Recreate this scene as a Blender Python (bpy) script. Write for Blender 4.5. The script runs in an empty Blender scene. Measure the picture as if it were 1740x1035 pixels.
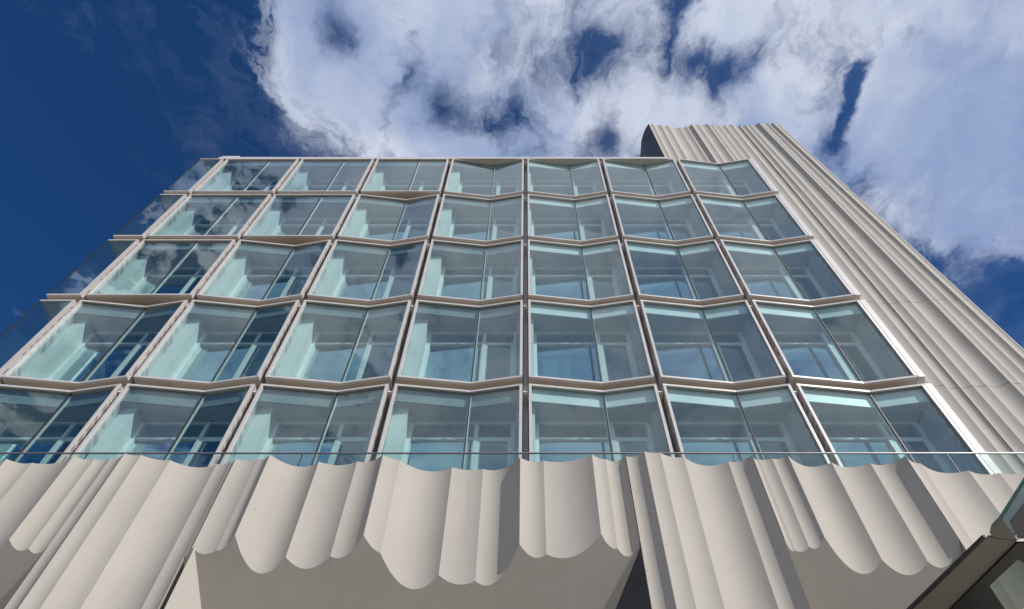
import bpy, bmesh, math, random
from mathutils import Vector
random.seed(7)
R = math.radians
S = bpy.context.scene
C = S.collection

# ------------------------------------------------------------------ camera
F, CX, CY = 1160.0, 893.0, 517.5           # focal length and principal point (px of the 1740 px wide photo)
TH = R(57.6)
ZC = 1.6                                   # eye height
cam = bpy.data.cameras.new('camera'); co = bpy.data.objects.new('camera', cam); C.objects.link(co)
co.location = (0, 0, ZC); co.rotation_euler = (R(90) + TH, 0, 0)
cam.sensor_width = 36; cam.lens = F/1740*36; cam.shift_x = -23/1740
cam.clip_start = .1; cam.clip_end = 3000
S.camera = co
S.render.engine = 'CYCLES'
S.cycles.use_denoising = True
S.cycles.max_bounces = 12; S.cycles.transparent_max_bounces = 24
S.cycles.diffuse_bounces = 5; S.cycles.glossy_bounces = 5
S.cycles.caustics_reflective = False; S.cycles.caustics_refractive = False
S.view_settings.view_transform = 'Standard'; S.view_settings.look = 'None'
S.view_settings.gamma = 1; S.view_settings.use_curve_mapping = False
S.view_settings.exposure = 0.0

SUN_AZ, SUN_EL = 50.0, 38.0                # azimuth to the right of the facade normal, elevation
sv = Vector((math.sin(R(SUN_AZ))*math.cos(R(SUN_EL)), -math.cos(R(SUN_AZ))*math.cos(R(SUN_EL)), math.sin(R(SUN_EL))))
sl = bpy.data.lights.new('sun', 'SUN'); sl.energy = 4.2; sl.angle = R(.6); sl.color = (1, .945, .88)
so = bpy.data.objects.new('sun', sl); C.objects.link(so)
so.rotation_euler = sv.to_track_quat('Z', 'Y').to_euler()

# ------------------------------------------------------------------ node helpers
class NT:
    def __init__(s, t): s.t = t; s.n = t.nodes; s.l = t.links
    def new(s, ty, **k):
        n = s.n.new(ty)
        for a, b in k.items(): setattr(n, a, b)
        return n
    def put(s, sock, v):
        if hasattr(v, 'is_output') or isinstance(v, bpy.types.NodeSocket): s.l.new(v, sock)
        else:
            if isinstance(v, (tuple, list)) and len(v) == 3 and sock.type == 'RGBA': v = (*v, 1)
            sock.default_value = v
    def m(s, op, a, b=0, c=0, clamp=False):
        n = s.new('ShaderNodeMath', operation=op); n.use_clamp = clamp
        s.put(n.inputs[0], a); s.put(n.inputs[1], b)
        if op in ('MULTIPLY_ADD', 'SMOOTH_MIN', 'WRAP', 'COMPARE'): s.put(n.inputs[2], c)
        return n.outputs[0]
    def vm(s, op, a, b=(0, 0, 0), out=0):
        n = s.new('ShaderNodeVectorMath', operation=op)
        s.put(n.inputs[0], a)
        if op == 'SCALE': s.put(n.inputs[3], b)
        else: s.put(n.inputs[1], b)
        return n.outputs[out]
    def noise(s, vec, scale, detail=4, rough=.5, dist=0, out='Fac'):
        n = s.new('ShaderNodeTexNoise')
        if vec is not None: s.put(n.inputs['Vector'], vec)
        n.inputs['Scale'].default_value = scale; n.inputs['Detail'].default_value = detail
        n.inputs['Roughness'].default_value = rough; n.inputs['Distortion'].default_value = dist
        return n.outputs[out]
    def rng(s, v, a, b, c=0, d=1, smooth=True):
        n = s.new('ShaderNodeMapRange')
        if smooth: n.interpolation_type = 'SMOOTHSTEP'
        s.put(n.inputs[0], v)
        for i, x in enumerate((a, b, c, d)): n.inputs[i+1].default_value = x
        return n.outputs[0]
    def mix(s, f, a, b, blend='MIX'):
        n = s.new('ShaderNodeMix', data_type='RGBA', blend_type=blend)
        s.put(n.inputs[0], f); s.put(n.inputs[6], a); s.put(n.inputs[7], b)
        return n.outputs[2]

# ------------------------------------------------------------------ sky
w = bpy.data.worlds.new('World'); S.world = w; w.use_nodes = True
N = NT(w.node_tree); N.n.clear()
sky = N.new('ShaderNodeTexSky', sky_type='NISHITA'); sky.sun_disc = False
sky.sun_elevation = R(SUN_EL); sky.sun_rotation = R(180 - SUN_AZ)
sky.altitude = 300; sky.air_density = 1.0; sky.dust_density = .3; sky.ozone_density = 2.5
hsv = N.new('ShaderNodeHueSaturation'); N.put(hsv.inputs['Color'], sky.outputs[0])
hsv.inputs['Saturation'].default_value = 1.3; hsv.inputs['Value'].default_value = 1.0
blue = N.vm('MULTIPLY', hsv.outputs[0], (.060, .064, .078))
tc = N.new('ShaderNodeTexCoord'); d = tc.outputs['Generated']
sep = N.new('ShaderNodeSeparateXYZ'); N.put(sep.inputs[0], d)
zc = N.m('MAXIMUM', sep.outputs[2], .06)
cmb = N.new('ShaderNodeCombineXYZ'); N.put(cmb.inputs[0], N.m('DIVIDE', sep.outputs[0], zc)); N.put(cmb.inputs[1], N.m('DIVIDE', sep.outputs[1], zc))
p = cmb.outputs[0]                          # a flat cloud deck seen from below
warp = N.vm('SCALE', N.vm('SUBTRACT', N.noise(p, 3.2, 6, .60, out='Color'), (.5, .5, .5)), .30)
pw = N.vm('ADD', p, warp)
ps = N.vm('MULTIPLY', pw, (1.25, .8, 1))
base = N.m('MULTIPLY', N.m('SUBTRACT', N.noise(N.vm('ADD', ps, (3.1, 7.7, 0)), 2.6, 9, .56, .5), .5), 1.7)
fine = N.m('MULTIPLY', N.m('SUBTRACT', N.noise(N.vm('ADD', ps, (9.1, 1.7, 0)), 9, 8, .62, .5), .5), 1.75)
dens = N.m('ADD', N.m('ADD', base, fine), .27)
def uv(x, y):
    e = TH + math.atan((CY-y)/F); dep = math.cos(e)/math.sin(e)*math.cos(TH) + math.sin(TH)
    return ((x-CX)/F*dep, math.cos(e)/math.sin(e), 0)
# (photo x, photo y, radius x px, radius y px, weight): banks and gaps of the real cloud deck
BLOBS = [(80, 130, 290, 420, -1.45), (60, 420, 330, 300, -.7), (320, 250, 100, 70, -.45), (290, 60, 70, 90, -.4),
         (560, 170, 140, 120, .30), (760, 30, 300, 70, .26), (950, 200, 130, 70, .30), (1150, 200, 100, 50, .25), (1100, 30, 70, 60, .2),
         (1340, 170, 60, 80, .32), (1640, 200, 140, 230, .60), (1400, 20, 200, 25, .08), (1225, 60, 40, 40, .3),
         (592, 62, 40, 38, -.85), (735, 150, 30, 46, -.9), (770, 185, 40, 26, -.6), (850, 195, 56, 22, -.8), (690, 110, 20, 26, -.4), (1005, 95, 55, 45, -.70), (910, 75, 16, 40, -.4),
         (1045, 235, 36, 42, -.95), (1180, 105, 46, 22, -.8), (1225, 130, 34, 40, -.7), (1295, 95, 44, 30, -.95), (1255, 130, 40, 22, -.6), (1135, 50, 18, 60, -.60), (1320, 30, 50, 40, -.4),
         (1432, 170, 17, 70, -1.25), (1460, 105, 30, 30, -.6), (1395, 120, 30, 60, -.25), (1410, 250, 48, 60, -.6), (1455, 330, 40, 50, -.6), (1560, 425, 100, 38, -.65), (1640, 470, 60, 40, -.4),
         (1725, 500, 80, 66, -1.15), (1720, 600, 80, 60, -.5), (480, 262, 90, 16, -.4)]
for (bx, by, rx, ry, wt) in BLOBS:
    c0 = Vector(uv(bx, by)); cx = Vector(uv(bx+rx, by)); cy = Vector(uv(bx, by+ry))
    k = (1/max(1e-4, abs(cx.x-c0.x)), 1/max(1e-4, abs(cy.y-c0.y)), 0)
    q = N.vm('MULTIPLY', N.vm('SUBTRACT', N.vm('ADD', p, N.vm('SCALE', warp, .55)), tuple(c0)), k)
    ln = N.vm('LENGTH', q, out=1)
    wt *= .80 if wt > 0 or rx > 75 else .62; rx *= .98; ry *= .98
    g = N.m('EXPONENT', N.m('MULTIPLY', N.m('MULTIPLY', ln, ln), -1.0))
    dens = N.m('MULTIPLY_ADD', g, wt, dens)
dens = N.m('ADD', dens, N.rng(N.m('ADD', sep.outputs[0], N.m('MULTIPLY', zc, N.m('MULTIPLY', fine, .6))), -.56, -.40, -1.0, 0))
dens = N.m('ADD', dens, N.m('MULTIPLY', N.rng(sep.outputs[1], .02, -.25, 0, .28), N.rng(sep.outputs[0], -.5, -.25)))
cov = N.m('MAXIMUM', N.rng(dens, -.24, .52), N.m('MULTIPLY', N.rng(N.m('ADD', dens, fine), -.9, .2), .07))
thick = N.rng(dens, .05, .75)
shade = N.m('ADD', N.m('MULTIPLY', N.noise(N.vm('ADD', pw, (1.3, .2, 0)), 2.3, 3, .45, .3), .72), N.m('MULTIPLY', N.noise(N.vm('ADD', ps, (5.3, 2.2, 0)), 7, 5, .5, .3), .28))
ccol = N.mix(N.rng(shade, .40, .60), (.28, .365, .59), (.62, .675, .80))
ccol = N.mix(N.m('MULTIPLY', N.rng(dens, .45, 1.1), .6), ccol, (.38, .475, .66))
final = N.mix(cov, blue, ccol)
bg = N.new('ShaderNodeBackground'); N.put(bg.inputs[0], final); bg.inputs[1].default_value = 1.0
out = N.new('ShaderNodeOutputWorld'); N.put(out.inputs[0], bg.outputs[0])
w.cycles.sampling_method = 'MANUAL'; w.cycles.sample_map_resolution = 512

# ------------------------------------------------------------------ materials
def material(name):
    m = bpy.data.materials.new(name); m.use_nodes = True; m.node_tree.nodes.clear()
    return m, NT(m.node_tree)
def solid(name, col, rough=.5, metal=0, var=.08, scale=1.5, bump=0, bscale=60, stain=0, spec=.5):
    m, n = material(name)
    t = n.new('ShaderNodeTexCoord').outputs['Object']
    oi = n.new('ShaderNodeObjectInfo').outputs['Random']
    f = n.noise(t, scale, 6, .6)
    c = n.mix(n.rng(f, .3, .7), tuple(x*(1-var) for x in col), tuple(min(1, x*(1+var)) for x in col))
    c = n.mix(n.m('MULTIPLY', oi, .08), c, tuple(x*.7 for x in col))
    if stain:
        st = n.new('ShaderNodeMapping'); n.put(st.inputs[0], t); st.inputs[3].default_value = (5, 5, .35)
        sf = n.rng(n.noise(st.outputs[0], 1.2, 6, .65), .5, .8)
        c = n.mix(n.m('MULTIPLY', sf, stain), c, tuple(x*.62 for x in col))
        pit = n.rng(n.noise(t, 14, 2, .4), .775, .79)
        c = n.mix(n.m('MULTIPLY', pit, .35), c, tuple(x*.4 for x in col))
    b = n.new('ShaderNodeBsdfPrincipled'); n.put(b.inputs['Base Color'], c)
    n.put(b.inputs['Roughness'], n.m('MULTIPLY_ADD', f, .15, rough-.07)); b.inputs['Metallic'].default_value = metal
    b.inputs['Specular IOR Level'].default_value = spec
    if bump:
        bp = n.new('ShaderNodeBump'); bp.inputs['Strength'].default_value = bump; bp.inputs['Distance'].default_value = .01
        n.put(bp.inputs['Height'], n.m('ADD', n.noise(t, bscale, 5, .6), n.m('MULTIPLY', n.noise(t, 3, 3), .8))); n.put(b.inputs['Normal'], bp.outputs[0])
    o = n.new('ShaderNodeOutputMaterial'); n.put(o.inputs[0], b.outputs[0])
    return m
def glassy(name, tint, ior=1.6, add=.02, rough=.0, refl=(1, 1, 1)):
    m, n = material(name)
    t = n.new('ShaderNodeNewGeometry').outputs['Position']
    oi = n.new('ShaderNodeObjectInfo').outputs['Random']
    t = n.vm('ADD', t, n.vm('SCALE', (3, 5, 7), n.m('MULTIPLY', oi, 9)))
    tr = n.new('ShaderNodeBsdfTransparent'); n.put(tr.inputs[0], tint)
    gl = n.new('ShaderNodeBsdfGlossy'); n.put(gl.inputs['Roughness'], n.rng(n.noise(t, 2, 5, .6), .4, .8, rough, rough+.006)); n.put(gl.inputs['Color'], refl)
    bp = n.new('ShaderNodeBump'); bp.inputs['Strength'].default_value = .10; bp.inputs['Distance'].default_value = .02
    n.put(bp.inputs['Height'], n.noise(t, .9, 2)); n.put(gl.inputs['Normal'], bp.outputs[0])
    lw = n.new('ShaderNodeLayerWeight'); lw.inputs[0].default_value = .5      # Schlick, the same on both faces of the sheet
    f0 = ((ior-1)/(ior+1))**2 + add
    fac = n.m('MULTIPLY_ADD', n.m('POWER', lw.outputs['Facing'], 4.6), 1-f0, f0, clamp=True)
    mx = n.new('ShaderNodeMixShader'); n.put(mx.inputs[0], fac); n.put(mx.inputs[1], tr.outputs[0]); n.put(mx.inputs[2], gl.outputs[0])
    o = n.new('ShaderNodeOutputMaterial'); n.put(o.inputs[0], mx.outputs[0])
    return m
def perforated(name, col, dark):
    m, n = material(name)
    t = n.new('ShaderNodeTexCoord').outputs['Object']
    sp = n.new('ShaderNodeSeparateXYZ'); n.put(sp.inputs[0], t)
    y, z = sp.outputs[1], sp.outputs[2]
    row = n.m('FLOOR', n.m('DIVIDE', y, .05))
    slot_y = n.m('LESS_THAN', n.m('FRACT', n.m('DIVIDE', y, .05)), .42)
    zz = n.m('DIVIDE', n.m('ADD', z, n.m('MULTIPLY', row, .045)), .31)
    slot_z = n.m('LESS_THAN', n.m('FRACT', zz), .72)
    h = n.noise(n.vm('MULTIPLY', t, (0, 1.0, 1.3)), 1.7, 1, .3)
    grp = n.m('GREATER_THAN', h, .43)
    rngy = n.m('MULTIPLY', n.m('GREATER_THAN', y, .022), n.m('LESS_THAN', y, .74))
    k = n.m('MULTIPLY', n.m('MULTIPLY', slot_y, slot_z), n.m('MULTIPLY', grp, rngy))
    c = n.mix(n.m('MULTIPLY', k, 1.0), n.mix(n.noise(t, 2, 4), tuple(x*.92 for x in col), col), dark)
    b = n.new('ShaderNodeBsdfPrincipled'); n.put(b.inputs['Base Color'], c); b.inputs['Roughness'].default_value = .5
    o = n.new('ShaderNodeOutputMaterial'); n.put(o.inputs[0], b.outputs[0])
    return m

M = {}
M['concrete'] = solid('cast_concrete', (.445, .418, .380), .8, var=.035, scale=.8, bump=.12, bscale=70, stain=.22, spec=.25)
M['concrete2'] = solid('tower_concrete', (.43, .41, .38), .8, var=.05, scale=.8, bump=.12, bscale=70, stain=.18, spec=.25)
M['frame'] = solid('pale_aluminium', (.56, .54, .535), .42, .1, var=.05, spec=.5)
M['soffit'] = solid('shaded_metal_soffit', (.50, .42, .34), .5, .1, var=.06)  # frame metal, its shade and warm bounce put into the colour
M['white'] = solid('white_coated_metal', (.84, .84, .83), .45, 0, var=.04)
M['gasket'] = solid('black_gasket', (.02, .022, .025), .5, 0, var=.1)
M['perf'] = perforated('perforated_aluminium', (.60, .57, .55), (.03, .03, .03))
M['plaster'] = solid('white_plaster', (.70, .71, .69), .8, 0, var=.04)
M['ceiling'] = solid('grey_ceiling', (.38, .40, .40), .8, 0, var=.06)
M['spandrel_shaded'] = solid('shaded_spandrel', (.24, .26, .26), .7, 0, var=.05)  # spandrel panel with shade put into its colour
M['room'] = solid('dark_room', (.36, .38, .38), .9, 0, var=.15, scale=.7)
M['roof'] = solid('roof_coping', (.56, .545, .555), .5, 0, var=.04)
M['glass'] = glassy('outer_glass', (.855, .955, .955), 1.5, .05)
M['glass_back'] = glassy('inner_glass', (.80, .92, .92), 1.6, .34, refl=(.85, .97, 1))
M['glass_rail'] = glassy('rail_glass', (.90, .96, .95), 1.45, .0)
M['glass_green'] = glassy('canopy_glass', (.38, .44, .41), 1.5, .03)
M['glass_edge'] = solid('green_glass_edge', (.05, .22, .17), .15, 0, var=.1)
M['steel'] = solid('brushed_steel', (.22, .22, .23), .45, .5, var=.05)
M['canopy'] = solid('canopy_panel', (.20, .20, .18), .5, .1, var=.06, bump=.05)
M['black'] = solid('black_frame', (.018, .018, .02), .4, 0, var=.2)
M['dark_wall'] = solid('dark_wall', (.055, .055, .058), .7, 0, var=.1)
M['return'] = solid('dark_return', (.075, .08, .10), .6, 0, var=.1)  # left return of the tower, darker and bluer than its concrete
M['slab'] = solid('blue_grey_slab', (.15, .165, .20), .6, 0, var=.1)
M['frost'] = solid('frosted_glass', (.42, .54, .49), .3, 0, var=.05)
M['ground'] = solid('paving', (.33, .30, .235), .85, 0, var=.12, scale=.5, bump=.2, bscale=20)
M['leaf'] = solid('leaf', (.045, .08, .035), .5, 0, var=.3)

# ------------------------------------------------------------------ mesh helpers
class MB:
    def __init__(s): s.v = []; s.f = []; s.sm = []
    def add(s, vs, fs, smooth=False):
        k = len(s.v); s.v += [tuple(x) for x in vs]; s.f += [tuple(i+k for i in f) for f in fs]; s.sm += [smooth]*len(fs)
    def box(s, x0, x1, y0, y1, z0, z1):
        s.add([(x0,y0,z0),(x1,y0,z0),(x1,y1,z0),(x0,y1,z0),(x0,y0,z1),(x1,y0,z1),(x1,y1,z1),(x0,y1,z1)],
              [(0,3,2,1),(4,5,6,7),(0,1,5,4),(1,2,6,5),(2,3,7,6),(3,0,4,7)])
    def prism(s, poly, z0, z1):              # plan polygon, counter-clockwise
        n = len(poly)
        s.add([(x, y, z0) for x, y in poly] + [(x, y, z1) for x, y in poly],
              [tuple(range(n))[::-1], tuple(range(n, 2*n))] + [(i, (i+1) % n, n+(i+1) % n, n+i) for i in range(n)])
    def slab(s, a, b, t, z0, z1):            # upright sheet from plan point a to b, thickness t towards +y
        ax, ay = a; bx, by = b
        dx, dy = bx-ax, by-ay; L = math.hypot(dx, dy); nx, ny = -dy/L*t, dx/L*t
        s.prism([(ax, ay), (bx, by), (bx+nx, by+ny), (ax+nx, ay+ny)], z0, z1)
    def mesh(s, name, mat):
        me = bpy.data.meshes.new(name); me.from_pydata(s.v, [], s.f)
        me.polygons.foreach_set('use_smooth', s.sm); me.materials.append(M[mat]); me.update()
        return me
    def build(s, name, mat, parent=None, loc=(0, 0, 0)):
        o = bpy.data.objects.new(name, s.mesh(name, mat)); C.objects.link(o)
        o.location = loc
        if parent: o.parent = parent
        return o
def tag(o, label=None, cat=None, group=None, kind=None):
    if label: o['label'] = label
    if cat: o['category'] = cat
    if group: o['group'] = group
    if kind: o['kind'] = kind
    return o
def empty(name, loc, label, cat, group=None):
    o = bpy.data.objects.new(name, None); C.objects.link(o); o.location = loc
    return tag(o, label, cat, group)
def child(name, me, parent, loc=(0, 0, 0)):
    o = bpy.data.objects.new(name, me); C.objects.link(o); o.parent = parent; o.location = loc
    return o
# measured photo points turned into place: on a known distance D, or on a known height h (above the eye)
def elev(y): return TH + math.atan((CY-y)/F)
def at_D(x, y, D):
    h = D*math.tan(elev(y)); return ((x-CX)/F*(D*math.cos(TH)+h*math.sin(TH)), D, h+ZC)
def at_h(x, y, h):
    D = h/math.tan(elev(y)); return ((x-CX)/F*(D*math.cos(TH)+h*math.sin(TH)), D, h+ZC)

# ------------------------------------------------------------------ ground
g = MB(); g.add([(-900,-900,0),(900,-900,0),(900,900,0),(-900,900,0)], [(0,1,2,3)])
tag(g.build('ground', 'ground'), kind='structure')

# ------------------------------------------------------------------ glazed building
DF = 9.7; MW = 3.0; BW = 2.85; BH = 3.30; PITCH = 3.55; Z0 = 8.68 + ZC
FX, FD = 1.68, .20
bld = empty('glazed_building', (0, DF, 0), 'pale building with a grid of folded teal glass window boxes over the scalloped podium', 'building')

def path(fold): return [(0, 0), (FX, FD), (BW, 0)] if fold else [(0, 0), (BW, 0)]
def off(pl, t, ins=0.):
    return [(x, y+t) for x, y in pl]
def bay_meshes(fold, wl, wr):
    spm = 'spandrel_shaded' if wl > .2 else 'white'  # left columns get the spandrel darkened as if shaded, right ones stay white
    P = path(fold); d = {}
    f = MB()
    for z0, z1 in ((0, .055), (BH-.055, BH)):
        f.prism(P + off(P, .07)[::-1], z0, z1)
    f.box(0, .06, 0, .07, .055, BH-.055); f.box(BW-.06, BW-.0001, 0, .07, .055, BH-.055)
    d['frame'] = f.mesh('window_bay', 'frame')
    s = MB(); Q = off(P, .07)
    s.prism(Q + [(BW, .62), (0, .62)], .004, .03)
    d['soffit'] = s.mesh('soffit_panel', 'soffit')
    s = MB(); s.prism(Q + [(BW, .62), (0, .62)], BH-.03, BH-.004); d['top'] = s.mesh('top_panel', 'frame')
    s = MB(); s.box(-.004, .020, .004, .80, .004, BH-.004); d['side'] = s.mesh('side_panel', 'perf')
    mx, my = FX, (FD if fold else 0)
    y0 = .05
    a, b, c = (.06, y0 + (FD*.06/FX if fold else 0)), (mx-.012, my+y0), (BW-.06, y0 + (FD*.06/(BW-FX) if fold else 0))
    s = MB(); s.slab(a, b, .022, .055, BH-.055); d['paneL'] = s.mesh('outer_pane', 'glass')
    s = MB(); s.slab((mx+.012, my+y0), c, .022, .055, BH-.055); d['paneR'] = s.mesh('outer_pane', 'glass')
    s = MB(); s.box(mx-.013, mx+.013, my+.035, my+.075, .055, BH-.055); d['gasket'] = s.mesh('gasket', 'gasket')
    s = MB(); s.box(mx-.032, mx-.0135, my+.076, my+.13, .055, BH-.055); s.box(mx+.0135, mx+.030, my+.076, my+.13, .055, BH-.055); d['mullion'] = s.mesh('mullion', 'white')
    CE = 2.86
    s = MB()                                                 # shadow-box panel hung behind the head of the glass
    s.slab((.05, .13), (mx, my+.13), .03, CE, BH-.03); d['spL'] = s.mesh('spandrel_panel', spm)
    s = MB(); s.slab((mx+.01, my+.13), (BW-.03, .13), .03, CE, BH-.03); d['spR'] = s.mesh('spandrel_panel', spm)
    s = MB(); s.prism([(.021, .17), (mx, my+.17), (BW-.021, .17), (BW-.021, .84), (.021, .84)] if fold else [(.021, .17), (BW-.021, .17), (BW-.021, .84), (.021, .84)], CE, CE+.05)
    d['ceil'] = s.mesh('ceiling_panel', 'ceiling')
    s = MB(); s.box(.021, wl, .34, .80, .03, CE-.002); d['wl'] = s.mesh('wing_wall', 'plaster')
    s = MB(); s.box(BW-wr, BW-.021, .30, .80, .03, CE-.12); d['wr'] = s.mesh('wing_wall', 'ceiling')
    # inner glazing
    YB = .80; xl, xm, xr = wl, 1.84, BW-wr
    s = MB()
    for x in (xl+.045, xm, xr-.045): s.box(x-.045, x+.045, YB-.09, YB+.03, .05, CE-.05)
    s.box(xl, xr, YB-.05, YB+.03, CE-.05, CE-.003); s.box(xl+.07, xr-.07, YB-.058, YB+.028, 2.30, 2.365)
    s.box(xl, xr, YB-.06, YB+.03, .0301, .05)
    d['iframe'] = s.mesh('inner_window_frame', 'white')
    s = MB(); a0, a1 = xm+.045, xr-.08
    for x in (a0, a1-.07): s.box(x, x+.07, YB-.08, YB-.03, .06, 2.295)
    s.box(a0+.07, a1-.07, YB-.078, YB-.032, 2.22, 2.294); s.box(a0+.07, a1-.07, YB-.078, YB-.032, .061, .14)
    d['door'] = s.mesh('door_leaf', 'white')
    panes = [(xl+.07, xm-.035, .05, 2.31), (xl+.07, xm-.035, 2.36, CE-.05), (xm+.035, xr-.07, 2.36, CE-.05)]
    for i, (p0, p1, q0, q1) in enumerate(panes):
        s = MB(); s.box(p0, p1, YB-.012, YB+.008, q0, q1); d['bp%d' % i] = s.mesh('inner_pane', 'glass_back')
    s = MB(); s.box(a0+.07, a1-.07, YB-.062, YB-.048, .14, 2.22); d['dp'] = s.mesh('door_pane', 'glass')
    s = MB(); s.box(.02, BW-.02, .63, .80, .004, .029); d['floor'] = s.mesh('floor_panel', 'ceiling')
    return d
SUB = [('soffit_panel','soffit',0),('top_panel','top',0),('side_panel','side',0),('side_panel','side',BW-.016),('outer_pane','paneL',0),('outer_pane','paneR',0),
       ('gasket','gasket',0),('mullion','mullion',0),('spandrel_panel','spL',0),('spandrel_panel','spR',0),('ceiling_panel','ceil',0),('wing_wall','wl',0),('wing_wall','wr',0),
       ('inner_window_frame','iframe',0),('door_leaf','door',0),('inner_pane','bp0',0),('inner_pane','bp1',0),('inner_pane','bp2',0),('door_pane','dp',0),('floor_panel','floor',0)]
cache = {}
for row in range(5):                        # row 0 lowest
    for col in range(7):                    # 0..3 left of the centre joint, 4..6 right
        X = -12 + MW*col + .075; Z = Z0 + PITCH*row
        flat = (row == 4 and col <= 2) or (row == 3 and col <= 1) or (row == 2 and col == 0)
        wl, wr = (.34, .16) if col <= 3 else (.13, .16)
        if col in (0, 2): wr = .22
        key = (flat, wl, wr)
        if key not in cache: cache[key] = bay_meshes(not flat, wl, wr)
        d = cache[key]
        b = child('window_bay', d['frame'], bld, (X, 0, Z))
        for nm, k, dx in SUB: child(nm, d[k], b, (dx, 0, 0))
        b['label'] = ('flat' if flat else 'folded') + ' glass window box, ' + ['leftmost full', 'second', 'third', 'fourth', 'fifth', 'sixth', 'rightmost'][col] + ' column, ' + ['lowest', 'second', 'middle', 'fourth', 'top'][row] + ' row'
# narrow end bays at the left corner
EW = .93
for row in range(5):
    Z = Z0 + PITCH*row; X = -12 - .075 - EW
    f = MB(); f.box(0, EW, 0, .07, 0, .055); f.box(0, EW, 0, .07, BH-.055, BH)
    f.box(EW-.06, EW, 0, .07, .055, BH-.055)
    f.box(0, .03, .07, 1.2, 0, .055); f.box(0, .03, .07, 1.2, BH-.055, BH)
    b = f.build('corner_bay', 'frame', bld, (X, 0, Z))
    s = MB(); s.box(.03, EW-.06, .02, .04, .055, BH-.055); s.build('outer_pane', 'glass', b)
    s = MB(); s.box(.004, .024, .04, 1.2, .055, BH-.055); s.build('side_pane', 'glass', b)
    s = MB(); s.box(0, .03, .018, .04, .055, BH-.055); s.build('corner_gasket', 'gasket', b)
    s = MB(); s.box(.03, EW, .07, .62, .004, .03); s.build('soffit_panel', 'soffit', b)
    s = MB(); s.box(.03, EW, .07, 1.2, BH-.03, BH-.004); s.build('top_panel', 'frame', b)
    child('side_panel', cache[(False, .34, .16)]['side'] if (False, .34, .16) in cache else list(cache.values())[0]['side'], b, (EW-.021, 0, 0))
# right end posts
for row in range(5):
    s = MB(); s.box(9.0-.058, 9.0+.10, 0.0, .98, 0, BH); s.build('end_post', 'roof', bld, (0, 0, Z0+PITCH*row))
# channels between the boxes, brackets
for k in range(8):
    x = -12 + MW*k
    if k == 7: continue
    s = MB(); s.box(x-.055, x+.055, .34, .40, Z0, Z0+PITCH*5-.25); s.box(x-.012, x+.012, .30, .34, Z0, Z0+PITCH*5-.25)
    s.build('channel_strip', 'frame', bld)
    for row in range(5):
        z = Z0+PITCH*row+BH-.22
        s = MB(); s.box(x-.05, x+.05, .06, .30, z, z+.03); s.build('bracket', 'white', bld)
# structure behind
for row in range(6):
    z0 = Z0 + PITCH*row - .25 + .003; z1 = Z0 + PITCH*row - .003
    s = MB(); s.box(-12.0, 8.95, .50, 3.6, z0, z1); s.build('floor_slab', 'frame', bld)
    if row < 5:
        s = MB(); s.box(-11.9, 8.9, .9, .96+2.6, z1+2.9, z1+2.95); s.build('room_ceiling', 'ceiling', bld)
s = MB(); s.box(-12.0, 8.95, 3.6, 3.75, 0, Z0+PITCH*5-.25); s.build('inner_wall', 'room', bld)
for k in range(8):
    x = -12 + MW*k + (-.04 if k == 7 else 0)
    for row in range(5):
        s = MB(); s.box(x-.05, x+.05, .81, 3.598, Z0+PITCH*row, Z0+PITCH*row+BH-.003); s.build('party_wall', 'plaster', bld)
# blinds and ceiling lamps in some rooms
for row in range(5):
    for col in range(7):
        if random.random() < .45:
            x0 = -12+MW*col+.45; dp = random.choice((.5, .8, 1.3, 1.9))
            s = MB(); s.box(x0, x0+random.choice((.7, 1.2, 1.25)), 1.0, 1.02, Z0+PITCH*row+2.75-dp, Z0+PITCH*row+2.8); s.build('roller_blind', 'plaster', bld)
# roof edge
zr = Z0 + PITCH*5 - .25
s = MB(); s.box(-12.3, 5.72, -.0, .5, zr+.005, zr+.17); s.build('roof_coping', 'roof', bld)
s = MB(); s.box(-12.25, -11.55, .02, .5, zr+.171, zr+.34); s.build('corner_upstand', 'roof', bld)
s = MB(); s.box(-12.0, 8.9, .5, 3.6, zr+.004, zr+.1); s.build('roof_slab', 'roof', bld)

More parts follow.
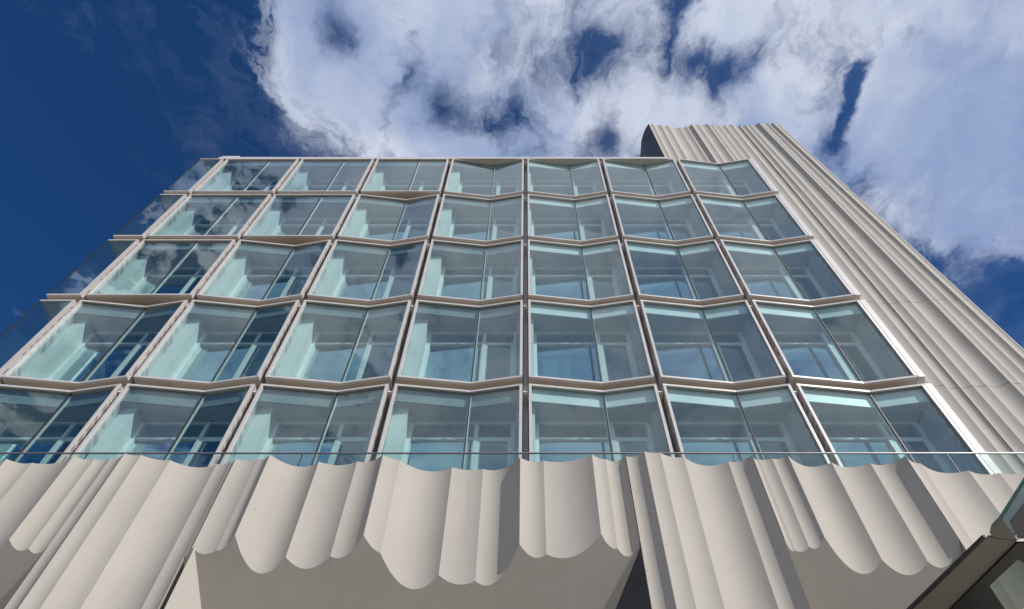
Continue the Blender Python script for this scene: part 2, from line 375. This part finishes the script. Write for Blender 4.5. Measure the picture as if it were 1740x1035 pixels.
# ------------------------------------------------------------------ scalloped concrete
def flute_profile(pts, sag, nseg=12):
    """pts: ridge points (X, D); sag: depth of each hollow. Returns list of point runs, one per flute."""
    runs = []
    for i in range(len(pts)-1):
        (x0, d0), (x1, d1) = pts[i], pts[i+1]
        L = abs(x1-x0); s = sag[i]; run = []
        n = max(4, min(nseg, int(L/.05)))
        for k in range(n+1):
            t = k/n
            run.append((x0+(x1-x0)*t, d0+(d1-d0)*t + s*4*t*(1-t)))
        runs.append(run)
    return runs
def panel(name, runs, top, bot, back, mat, parent, warp=None):
    """solid cast panel: fluted front, flat back; top and bot are functions of depth"""
    m = MB(); W = warp or (lambda x, y, z: (x, y, z))
    prof = []
    for run in runs:
        zs = [(top(y), bot(y)) for x, y in run]
        vs = [W(x, y, a) for (x, y), (a, b) in zip(run, zs)] + [W(x, y, b) for (x, y), (a, b) in zip(run, zs)]
        n = len(run); m.add(vs, [(i, n+i, n+i+1, i+1) for i in range(n-1)], True)
        prof += run if not prof else run[1:]
    n = len(prof); xa, xb = prof[0][0], prof[-1][0]
    bk = [(x, back) for x, y in prof]
    for fn, rev in ((top, False), (bot, True)):
        vs = [W(x, y, fn(y)) for x, y in prof] + [W(x, y, fn(y)) for x, y in bk]
        fs = [(i, i+1, n+i+1, n+i) for i in range(n-1)]
        m.add(vs, [f[::-1] for f in fs] if rev else fs)
    for (x, y), rev in ((prof[0], 0), (prof[-1], 1)):
        vs = [W(x, y, top(y)), W(x, back, top(back)), W(x, back, bot(back)), W(x, y, bot(y))]
        m.add(vs, [(0, 1, 2, 3)] if not rev else [(3, 2, 1, 0)])
    m.add([W(xa, back, top(back)), W(xb, back, top(back)), W(xb, back, bot(back)), W(xa, back, bot(back))], [(0, 1, 2, 3)])
    return m.build(name, mat, parent)

# ---- podium
HT = 8.55                                    # top edge above the eye
pod = empty('scalloped_podium', (0, 0, 0), 'pale concrete podium with hanging scalloped skirt and fluted piers below the glass', 'building')
SL = 1.57
def zbot(D): return 6.69 - SL*(D-8.6) + ZC
def at_soffit(x, y):
    te = math.tan(elev(y)); D = (6.69+SL*8.6)/(te+SL); h = D*te
    return ((x-CX)/F*(D*math.cos(TH)+h*math.sin(TH)), D, h+ZC)
def ridge(x, y):
    X, D, _ = at_h(x, y, HT); return (X, D)
# (photo x, photo y of the ridge at the top edge, hollow in px to the next ridge)
RG = [(-170, 782, 6), (-120, 788, 5), (-60, 776, 8), (11, 780, 3.5), (54, 786.5, 6), (125, 775, 3), (160, 780, 3), (187, 779, 3), (212, 770.5, 2), (240, 773, 3), (289, 782, 8), (368, 789, 2), (394, 783.5, 1),
      (401, 779.5, 2.5), (438, 781, 2.5), (459, 772.5, 13), (542, 784.5, 6), (607, 784, 5), (651, 772.5, 1.5), (680, 782.5, 11.5), (768, 794, 3), (821, 797, 9), (884, 777.5, 4), (923.6, 783, 6),
      (1006, 772, 2.5), (1029, 780, 2.5), (1050, 783, 1), (1063, 775.5, 4), (1095, 767, 1.5), (1122, 769.5, 3), (1162, 777, 9.5), (1237.5, 784.5, 4.5), (1277.5, 773.5, 3),
      (1290, 781, 1.5), (1312, 779, 3), (1338.5, 773.5, 12), (1413, 786, 7), (1479, 787, 7.5), (1538, 775, 3), (1564, 787.5, 9), (1645.5, 799.5, 4), (1698, 804, 3), (1770, 800, 6), (1850, 790, 6), (1950, 800, 6)]
px2m = 1.1/71.5
P = [ridge(x, y) for x, y, s in RG]; SG = [s*px2m for x, y, s in RG]
def span(xa, xb):
    i = [k for k, r in enumerate(RG) if r[0] == xa][0]; j = [k for k, r in enumerate(RG) if r[0] == xb][0]
    return flute_profile(P[i:j+1], SG[i:j], 16)
def trim(runs, a=.006, b=.006):
    (x, y) = runs[0][0]; runs[0][0] = (x+a, y); (x, y) = runs[-1][-1]; runs[-1][-1] = (x-b, y); return runs
top = lambda D: HT+ZC
gnd = lambda D: 0.0
BK = 9.08
for xa, xb, kind, lab in ((-170, 187, 's', None), (187, 394, 'p', None), (394, 1063, 's', None), (1063, 1277.5, 'p', None), (1277.5, 1538, 's', None), (1538, 1950, 'p', None)):
    o = panel('skirt_panel' if kind == 's' else 'pier_panel', trim(span(xa, xb)), top, zbot if kind == 's' else gnd, BK, 'concrete', pod)
# soffits behind the skirts (same slope), then side walls of the openings
def soffit(x0, x1, x0b, x1b):
    D1 = 10.0
    s = MB(); s.add([(x0, BK+.001, zbot(BK+.001)), (x1, BK+.001, zbot(BK+.001)), (x1b, D1, zbot(D1)), (x0b, D1, zbot(D1)),
                     (x0, BK+.001, zbot(BK)+.4), (x1, BK+.001, zbot(BK)+.4), (x1b, D1, zbot(D1)+.6), (x0b, D1, zbot(D1)+.6)],
                    [(0,3,2,1),(4,5,6,7),(0,1,5,4),(1,2,6,5),(2,3,7,6),(3,0,4,7)])
    s.build('soffit', 'concrete', pod)
PL = {r[0]: p for r, p in zip(RG, P)}
lx, ld = PL[394]; rx, rd = PL[1063]
soffit(lx-.1, rx+.1, lx-.1, rx+.1); soffit(-14, PL[187][0]+.1, -14, PL[187][0]+.1); soffit(PL[1277.5][0]-.1, PL[1538][0]+.4, PL[1277.5][0]-.1, PL[1538][0]+.9)
def reveal(a, b, t, Dend=10.4, mat='concrete'):
    ax, ay = a; bx, by = b; k = (bx-ax)/(by-ay); bx, by = ax+k*(Dend-ay), Dend
    s = MB(); vs = []
    for dx, d0 in ((0, 0), (t, .30)):
        a_x = ax + (math.copysign(.01, t) if dx else 0); a_y = ay + .012 + (.0 if not dx else .004)
        vs += [(a_x, a_y, 0), (bx+dx, by, 0), (bx+dx, by, zbot(by)+.15), (a_x, a_y, zbot(a_y)+.03)]
    s.add(vs, [(0,1,2,3),(7,6,5,4),(0,4,5,1),(1,5,6,2),(2,6,7,3),(3,7,4,0)])
    s.build('reveal_wall', mat, pod)
a = at_soffit(331, 928); b = at_soffit(343, 1035); reveal(a[:2], b[:2], -.25)
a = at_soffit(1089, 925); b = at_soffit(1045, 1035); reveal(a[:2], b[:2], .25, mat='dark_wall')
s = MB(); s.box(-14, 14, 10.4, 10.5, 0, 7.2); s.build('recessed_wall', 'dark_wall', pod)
s = MB(); s.box(-14, 14, BK+.02, DF+.6, HT+ZC-.75, HT+ZC-.45); s.build('terrace_slab', 'concrete', pod)
s = MB(); s.box(-14, 14, BK+.022, BK+.1, HT+ZC-.45, HT+ZC-.10); s.build('parapet_upstand', 'concrete', pod)
s = MB(); s.box(-14, 14, DF+.62, DF+.8, 0, Z0-.26); s.build('building_base_wall', 'concrete', pod)

# ---- terrace balustrade
bal = empty('glass_balustrade', (0, 8.98, HT+ZC-.45), 'clear glass balustrade with thin steel handrail along the top of the scalloped podium', 'balustrade')
hr = at_D(893, 770, 8.98)[2]
xs = [-14+1.96*k+.13 for k in range(15)]
for k in range(14):
    s = MB(); s.box(xs[k]+.008, xs[k+1]-.008, 8.975, 8.99, HT+ZC-.30, hr-.012); s.build('glass_panel', 'glass_rail', bal).location = (0, -8.98, -(HT+ZC-.45))
    s = MB(); s.box(xs[k]-.007, xs[k]+.007, 8.974, 8.991, HT+ZC-.30, hr-.012); s.build('joint_strip', 'gasket', bal).location = (0, -8.98, -(HT+ZC-.45))
s = MB(); s.box(xs[0], xs[-1], 8.968, 8.996, hr-.012, hr+.008); s.build('handrail', 'steel', bal).location = (0, -8.98, -(HT+ZC-.45))

# ---- tower
tow = empty('fluted_tower', (9, 10.7, 0), 'tall fluted pale concrete tower rising behind the right end of the glass facade', 'tower')
tow_loc = Vector((9, 10.7, 0))
HTW = 33.8
TG = [(1101.7, 210.5, 1), (1109.5, 210.5, 2), (1122.7, 211.5, 1.8), (1135, 212.8, 3), (1154.5, 216.2, 1.5), (1166, 215.2, 2), (1175.4, 211, 1.5), (1187, 211.3, 2), (1201, 210.2, 2), (1211, 212.8, 1), (1221, 212.8, 1.2),
      (1231.3, 212, 1.2), (1243, 211, 3), (1256, 213.3, 2.2), (1266, 212.2, 1.4), (1274.5, 211.6, 3.6), (1289, 208.4, 1.2), (1295, 209.6, 1.6), (1303.5, 208.8, 3.2), (1313, 208.6, 1.4), (1322, 210.4, 1)]
TP = []
for x, y, s_ in TG:
    X, D, _ = at_h(x, y, HTW); TP.append((X, D))
TS = [s_/33*.95 for x, y, s_ in TG]
def twarp(x, y, z):
    k = min(1, max(0, (x-10.9)/1.6)); return (x + (HTW+ZC-z)/18.6*.50*k - tow_loc.x, y - tow_loc.y, z)
TH_J = [0] + [at_D(1400, yy, 10.75)[2] for yy in (655, 512, 404)] + [at_D(1400, 404, 10.75)[2]+4.2, HTW+ZC]
TH_J = [0, 6.5, 10.6] + TH_J[1:]
ROOF = Z0+PITCH*5-.25
xcut = 9.11
iL = [i for i, p_ in enumerate(TP) if p_[0] > xcut][0]
runs = flute_profile(TP, TS, 9)
full = [pt for rn in runs for pt in rn]
# split the flutes at the facade's end: left part stands only above the roof
left_runs, right_runs = [], []
jx = TP[13][0]
mid_runs = []
for rn in runs:
    l = [p_ for p_ in rn if p_[0] <= xcut]; m_ = [p_ for p_ in rn if xcut-.001 <= p_[0] <= jx+.0001]; r_ = [p_ for p_ in rn if p_[0] >= jx-.0001]
    if l and m_ and len(l) < len(rn) and l[-1] != m_[0]: l.append(m_[0])
    if len(l) > 1: left_runs.append(l)
    if len(m_) > 1: mid_runs.append(m_)
    if len(r_) > 1: right_runs.append(r_)
TB = 11.15
def seg(nm, runs, z0, z1, back=TB):
    rr = [list(r) for r in runs]
    e = .02
    x, y = rr[0][0]; rr[0][0] = (x+e, y); x, y = rr[-1][-1]; rr[-1][-1] = (x-e, y)
    return panel(nm, rr, lambda D: z1-.007, lambda D: z0+.007, back, 'concrete2', tow, twarp)
seg('concrete_panel', left_runs, ROOF+.12, TH_J[-2]); seg('concrete_panel', left_runs, TH_J[-2], TH_J[-1])
for i in range(len(TH_J)-1):
    if TH_J[i+1]-TH_J[i] < .05: continue
    seg('concrete_panel', mid_runs, TH_J[i], TH_J[i+1]); seg('concrete_panel', right_runs, TH_J[i], TH_J[i+1])
# backing in the joints, and the rounded right edge
xr_, dr_ = TP[-1]
def tprism(nm, poly, z0, z1, mat='concrete2', nz=6):
    s = MB(); n = len(poly)
    for j in range(nz+1):
        z = z0+(z1-z0)*j/nz
        s.v += [twarp(x, y, z) for x, y in poly]
    for j in range(nz):
        for i in range(n): s.f.append((j*n+i, j*n+(i+1) % n, (j+1)*n+(i+1) % n, (j+1)*n+i)); s.sm.append(False)
    s.f.append(tuple(range(n))[::-1]); s.sm.append(False); s.f.append(tuple(nz*n+i for i in range(n))); s.sm.append(False)
    return s.build(nm, mat, tow)
tprism('tower_core', [(9.2, TB+.002), (xr_-.1, TB+.002), (xr_-.1, 17), (9.2, 17)], 0, HTW+ZC-.4, 'concrete2')
tprism('joint_backing', [(9.2, 11.05), (xr_-.15, 11.05), (xr_-.15, TB-.01), (9.2, TB-.01)], 0, HTW+ZC-.5, 'gasket')
edge = []
for k in range(9):
    t = k/8*R(100); edge.append((xr_ + .13*math.sin(t), dr_+.16 - .15*math.cos(t)))
tprism('rounded_edge', edge + [(xr_+.13, 17), (xr_-.08, 17), (xr_-.08, TB+.01), (xr_-.005, TB-.02)], 0, HTW+ZC-.02)
# fluted left return, above the roof
lf = []
for (x, y) in ((1101.7, 210.5), (1097, 218), (1093, 227), (1091.5, 232), (1089.6, 240), (1089, 250), (1088, 262)):
    X, D, _ = at_h(x, y, HTW); lf.append((X, D))
lf += [(lf[-1][0]-.05, 13.2), (lf[-1][0]+.02, 14.5), (lf[-1][0], 17)]
poly = [(x, y) for x, y in lf]
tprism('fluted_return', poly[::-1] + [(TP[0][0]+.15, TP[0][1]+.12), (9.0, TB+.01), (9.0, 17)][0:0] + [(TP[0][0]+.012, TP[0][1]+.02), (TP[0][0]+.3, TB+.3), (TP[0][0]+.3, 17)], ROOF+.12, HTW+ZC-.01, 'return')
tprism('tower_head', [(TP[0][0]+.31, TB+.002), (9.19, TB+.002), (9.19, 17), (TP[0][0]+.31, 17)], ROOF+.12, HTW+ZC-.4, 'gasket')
for o in tow.children:
    pass

# ------------------------------------------------------------------ canopy at the lower right
HC = 4.0
can = empty('terrace_canopy', (0, 0, 0), 'dark framed glazed canopy with grey soffit border and green edged glass, lower right corner', 'canopy')
def hx(x, y, h=HC): return at_h(x, y, h)[:2]
A0, B0 = hx(1676, 913), hx(1727, 920)
A1, B1 = hx(1550, 1035), hx(1612, 1035)
def ext(a, b, D): k = (D-a[1])/(b[1]-a[1]); return (a[0]+(b[0]-a[0])*k, D)
A2, B2 = ext(A0, A1, 8.2), ext(B0, B1, 8.2)
z = HC+ZC
s = MB(); s.prism([A0, B0, B2, A2], z, z+.03); s.build('soffit_border', 'canopy', can)
v = ((A0[0]-A1[0]), (A0[1]-A1[1])); L = math.hypot(*v); nx, ny = -.03, -.009
s = MB(); s.prism([(A0[0]+nx, A0[1]+ny), A0, A2, (A2[0]+nx, A2[1]+ny)], z-.006, z+.02); s.build('edge_trim', 'black', can)
# near part of the slab, a step further left, reaching over the viewer's right
C0, C1 = hx(1686, 905), hx(1704, 886); E1 = B0
s = MB(); s.prism([hx(1687, 913), hx(1690, 899), hx(1704, 885), hx(1729, 918), (B0[0]+.004, B0[1])], z+.004, z+.05); s.build('corner_panel', 'canopy', can)
# bluish end fascia and post further right
G0, G1 = hx(1705, 884), hx(1731, 918)
s = MB(); q = [hx(1719, 891), hx(1732, 917), hx(1820, 917), hx(1820, 758)]
s.prism(q, z+.012, z+.03); s.build('slab_underside', 'slab', can)
# black frame and glass roof right of the border
Bb = hx(1727, 923); Bc = hx(1748, 923); 
F0, F1 = hx(1731, 920), hx(1657, 1035-.1)
F2 = ext(hx(1729, 946), hx(1660, 1010), 8.2)
s = MB(); s.prism([(B0[0]+.002, B0[1]), hx(1800, 920), hx(1800, 990), hx(1727, 948), F2, (B2[0]+.002, B2[1])], z-.02, z+.012); s.build('frame_bar', 'black', can)
s = MB(); s.prism([hx(1726, 950), hx(1800, 1000), ext(hx(1800, 1000), hx(1745, 1035), 8.2), (F2[0]+.002, F2[1])], z+.02, z+.035); s.build('roof_pane', 'glass_green', can)
# upstand glass with green edge
g0, g1 = hx(1690, 897, HC+.25), hx(1760, 786, HC+.25)
s = MB(); s.slab((g0[0]+.0, g0[1]), g1, .02, z+.06, z+.235); s.build('upstand_glass', 'frost', can)
s = MB(); s.slab((g0[0]-.005, g0[1]), g1, .035, z+.236, z+.27); s.build('glass_edge', 'glass_edge', can)

# ------------------------------------------------------------------ plant whose tips enter at the right edge
pl = empty('spiky_plant', (4.6, 4.6, 0), 'dark green spiky plant, leaf tips just entering at the lower right corner', 'plant')
s = MB()
n = 8
for i in range(6):
    r0 = .05-.005*i; z_ = i*.75
    s.v += [(r0*math.cos(k*2*math.pi/n)+.02*math.sin(i), r0*math.sin(k*2*math.pi/n), z_) for k in range(n)]
for i in range(5):
    for k in range(n): s.f.append((i*n+k, i*n+(k+1) % n, (i+1)*n+(k+1) % n, (i+1)*n+k)); s.sm.append(True)
s.build('stem', 'leaf', pl)
for k in range(46):
    az = random.uniform(0, 6.283); e = random.uniform(-.3, 1.2); L = random.uniform(.35, .6); zz = random.uniform(3.0, 3.75)
    dv = Vector((math.cos(az)*math.cos(e), math.sin(az)*math.cos(e), math.sin(e))); sd = dv.cross(Vector((0, 0, 1))).normalized()*.012
    a = Vector((0, 0, zz)); s = MB()
    s.add([a-sd, a+sd, a+dv*L*.5+sd*1.2+Vector((0, 0, .01)), a+dv*L+Vector((0, 0, -.08)), a+dv*L*.5-sd*1.2+Vector((0, 0, .01))], [(0, 1, 2, 4), (4, 2, 3)])
    s.build('leaf', 'leaf', pl)
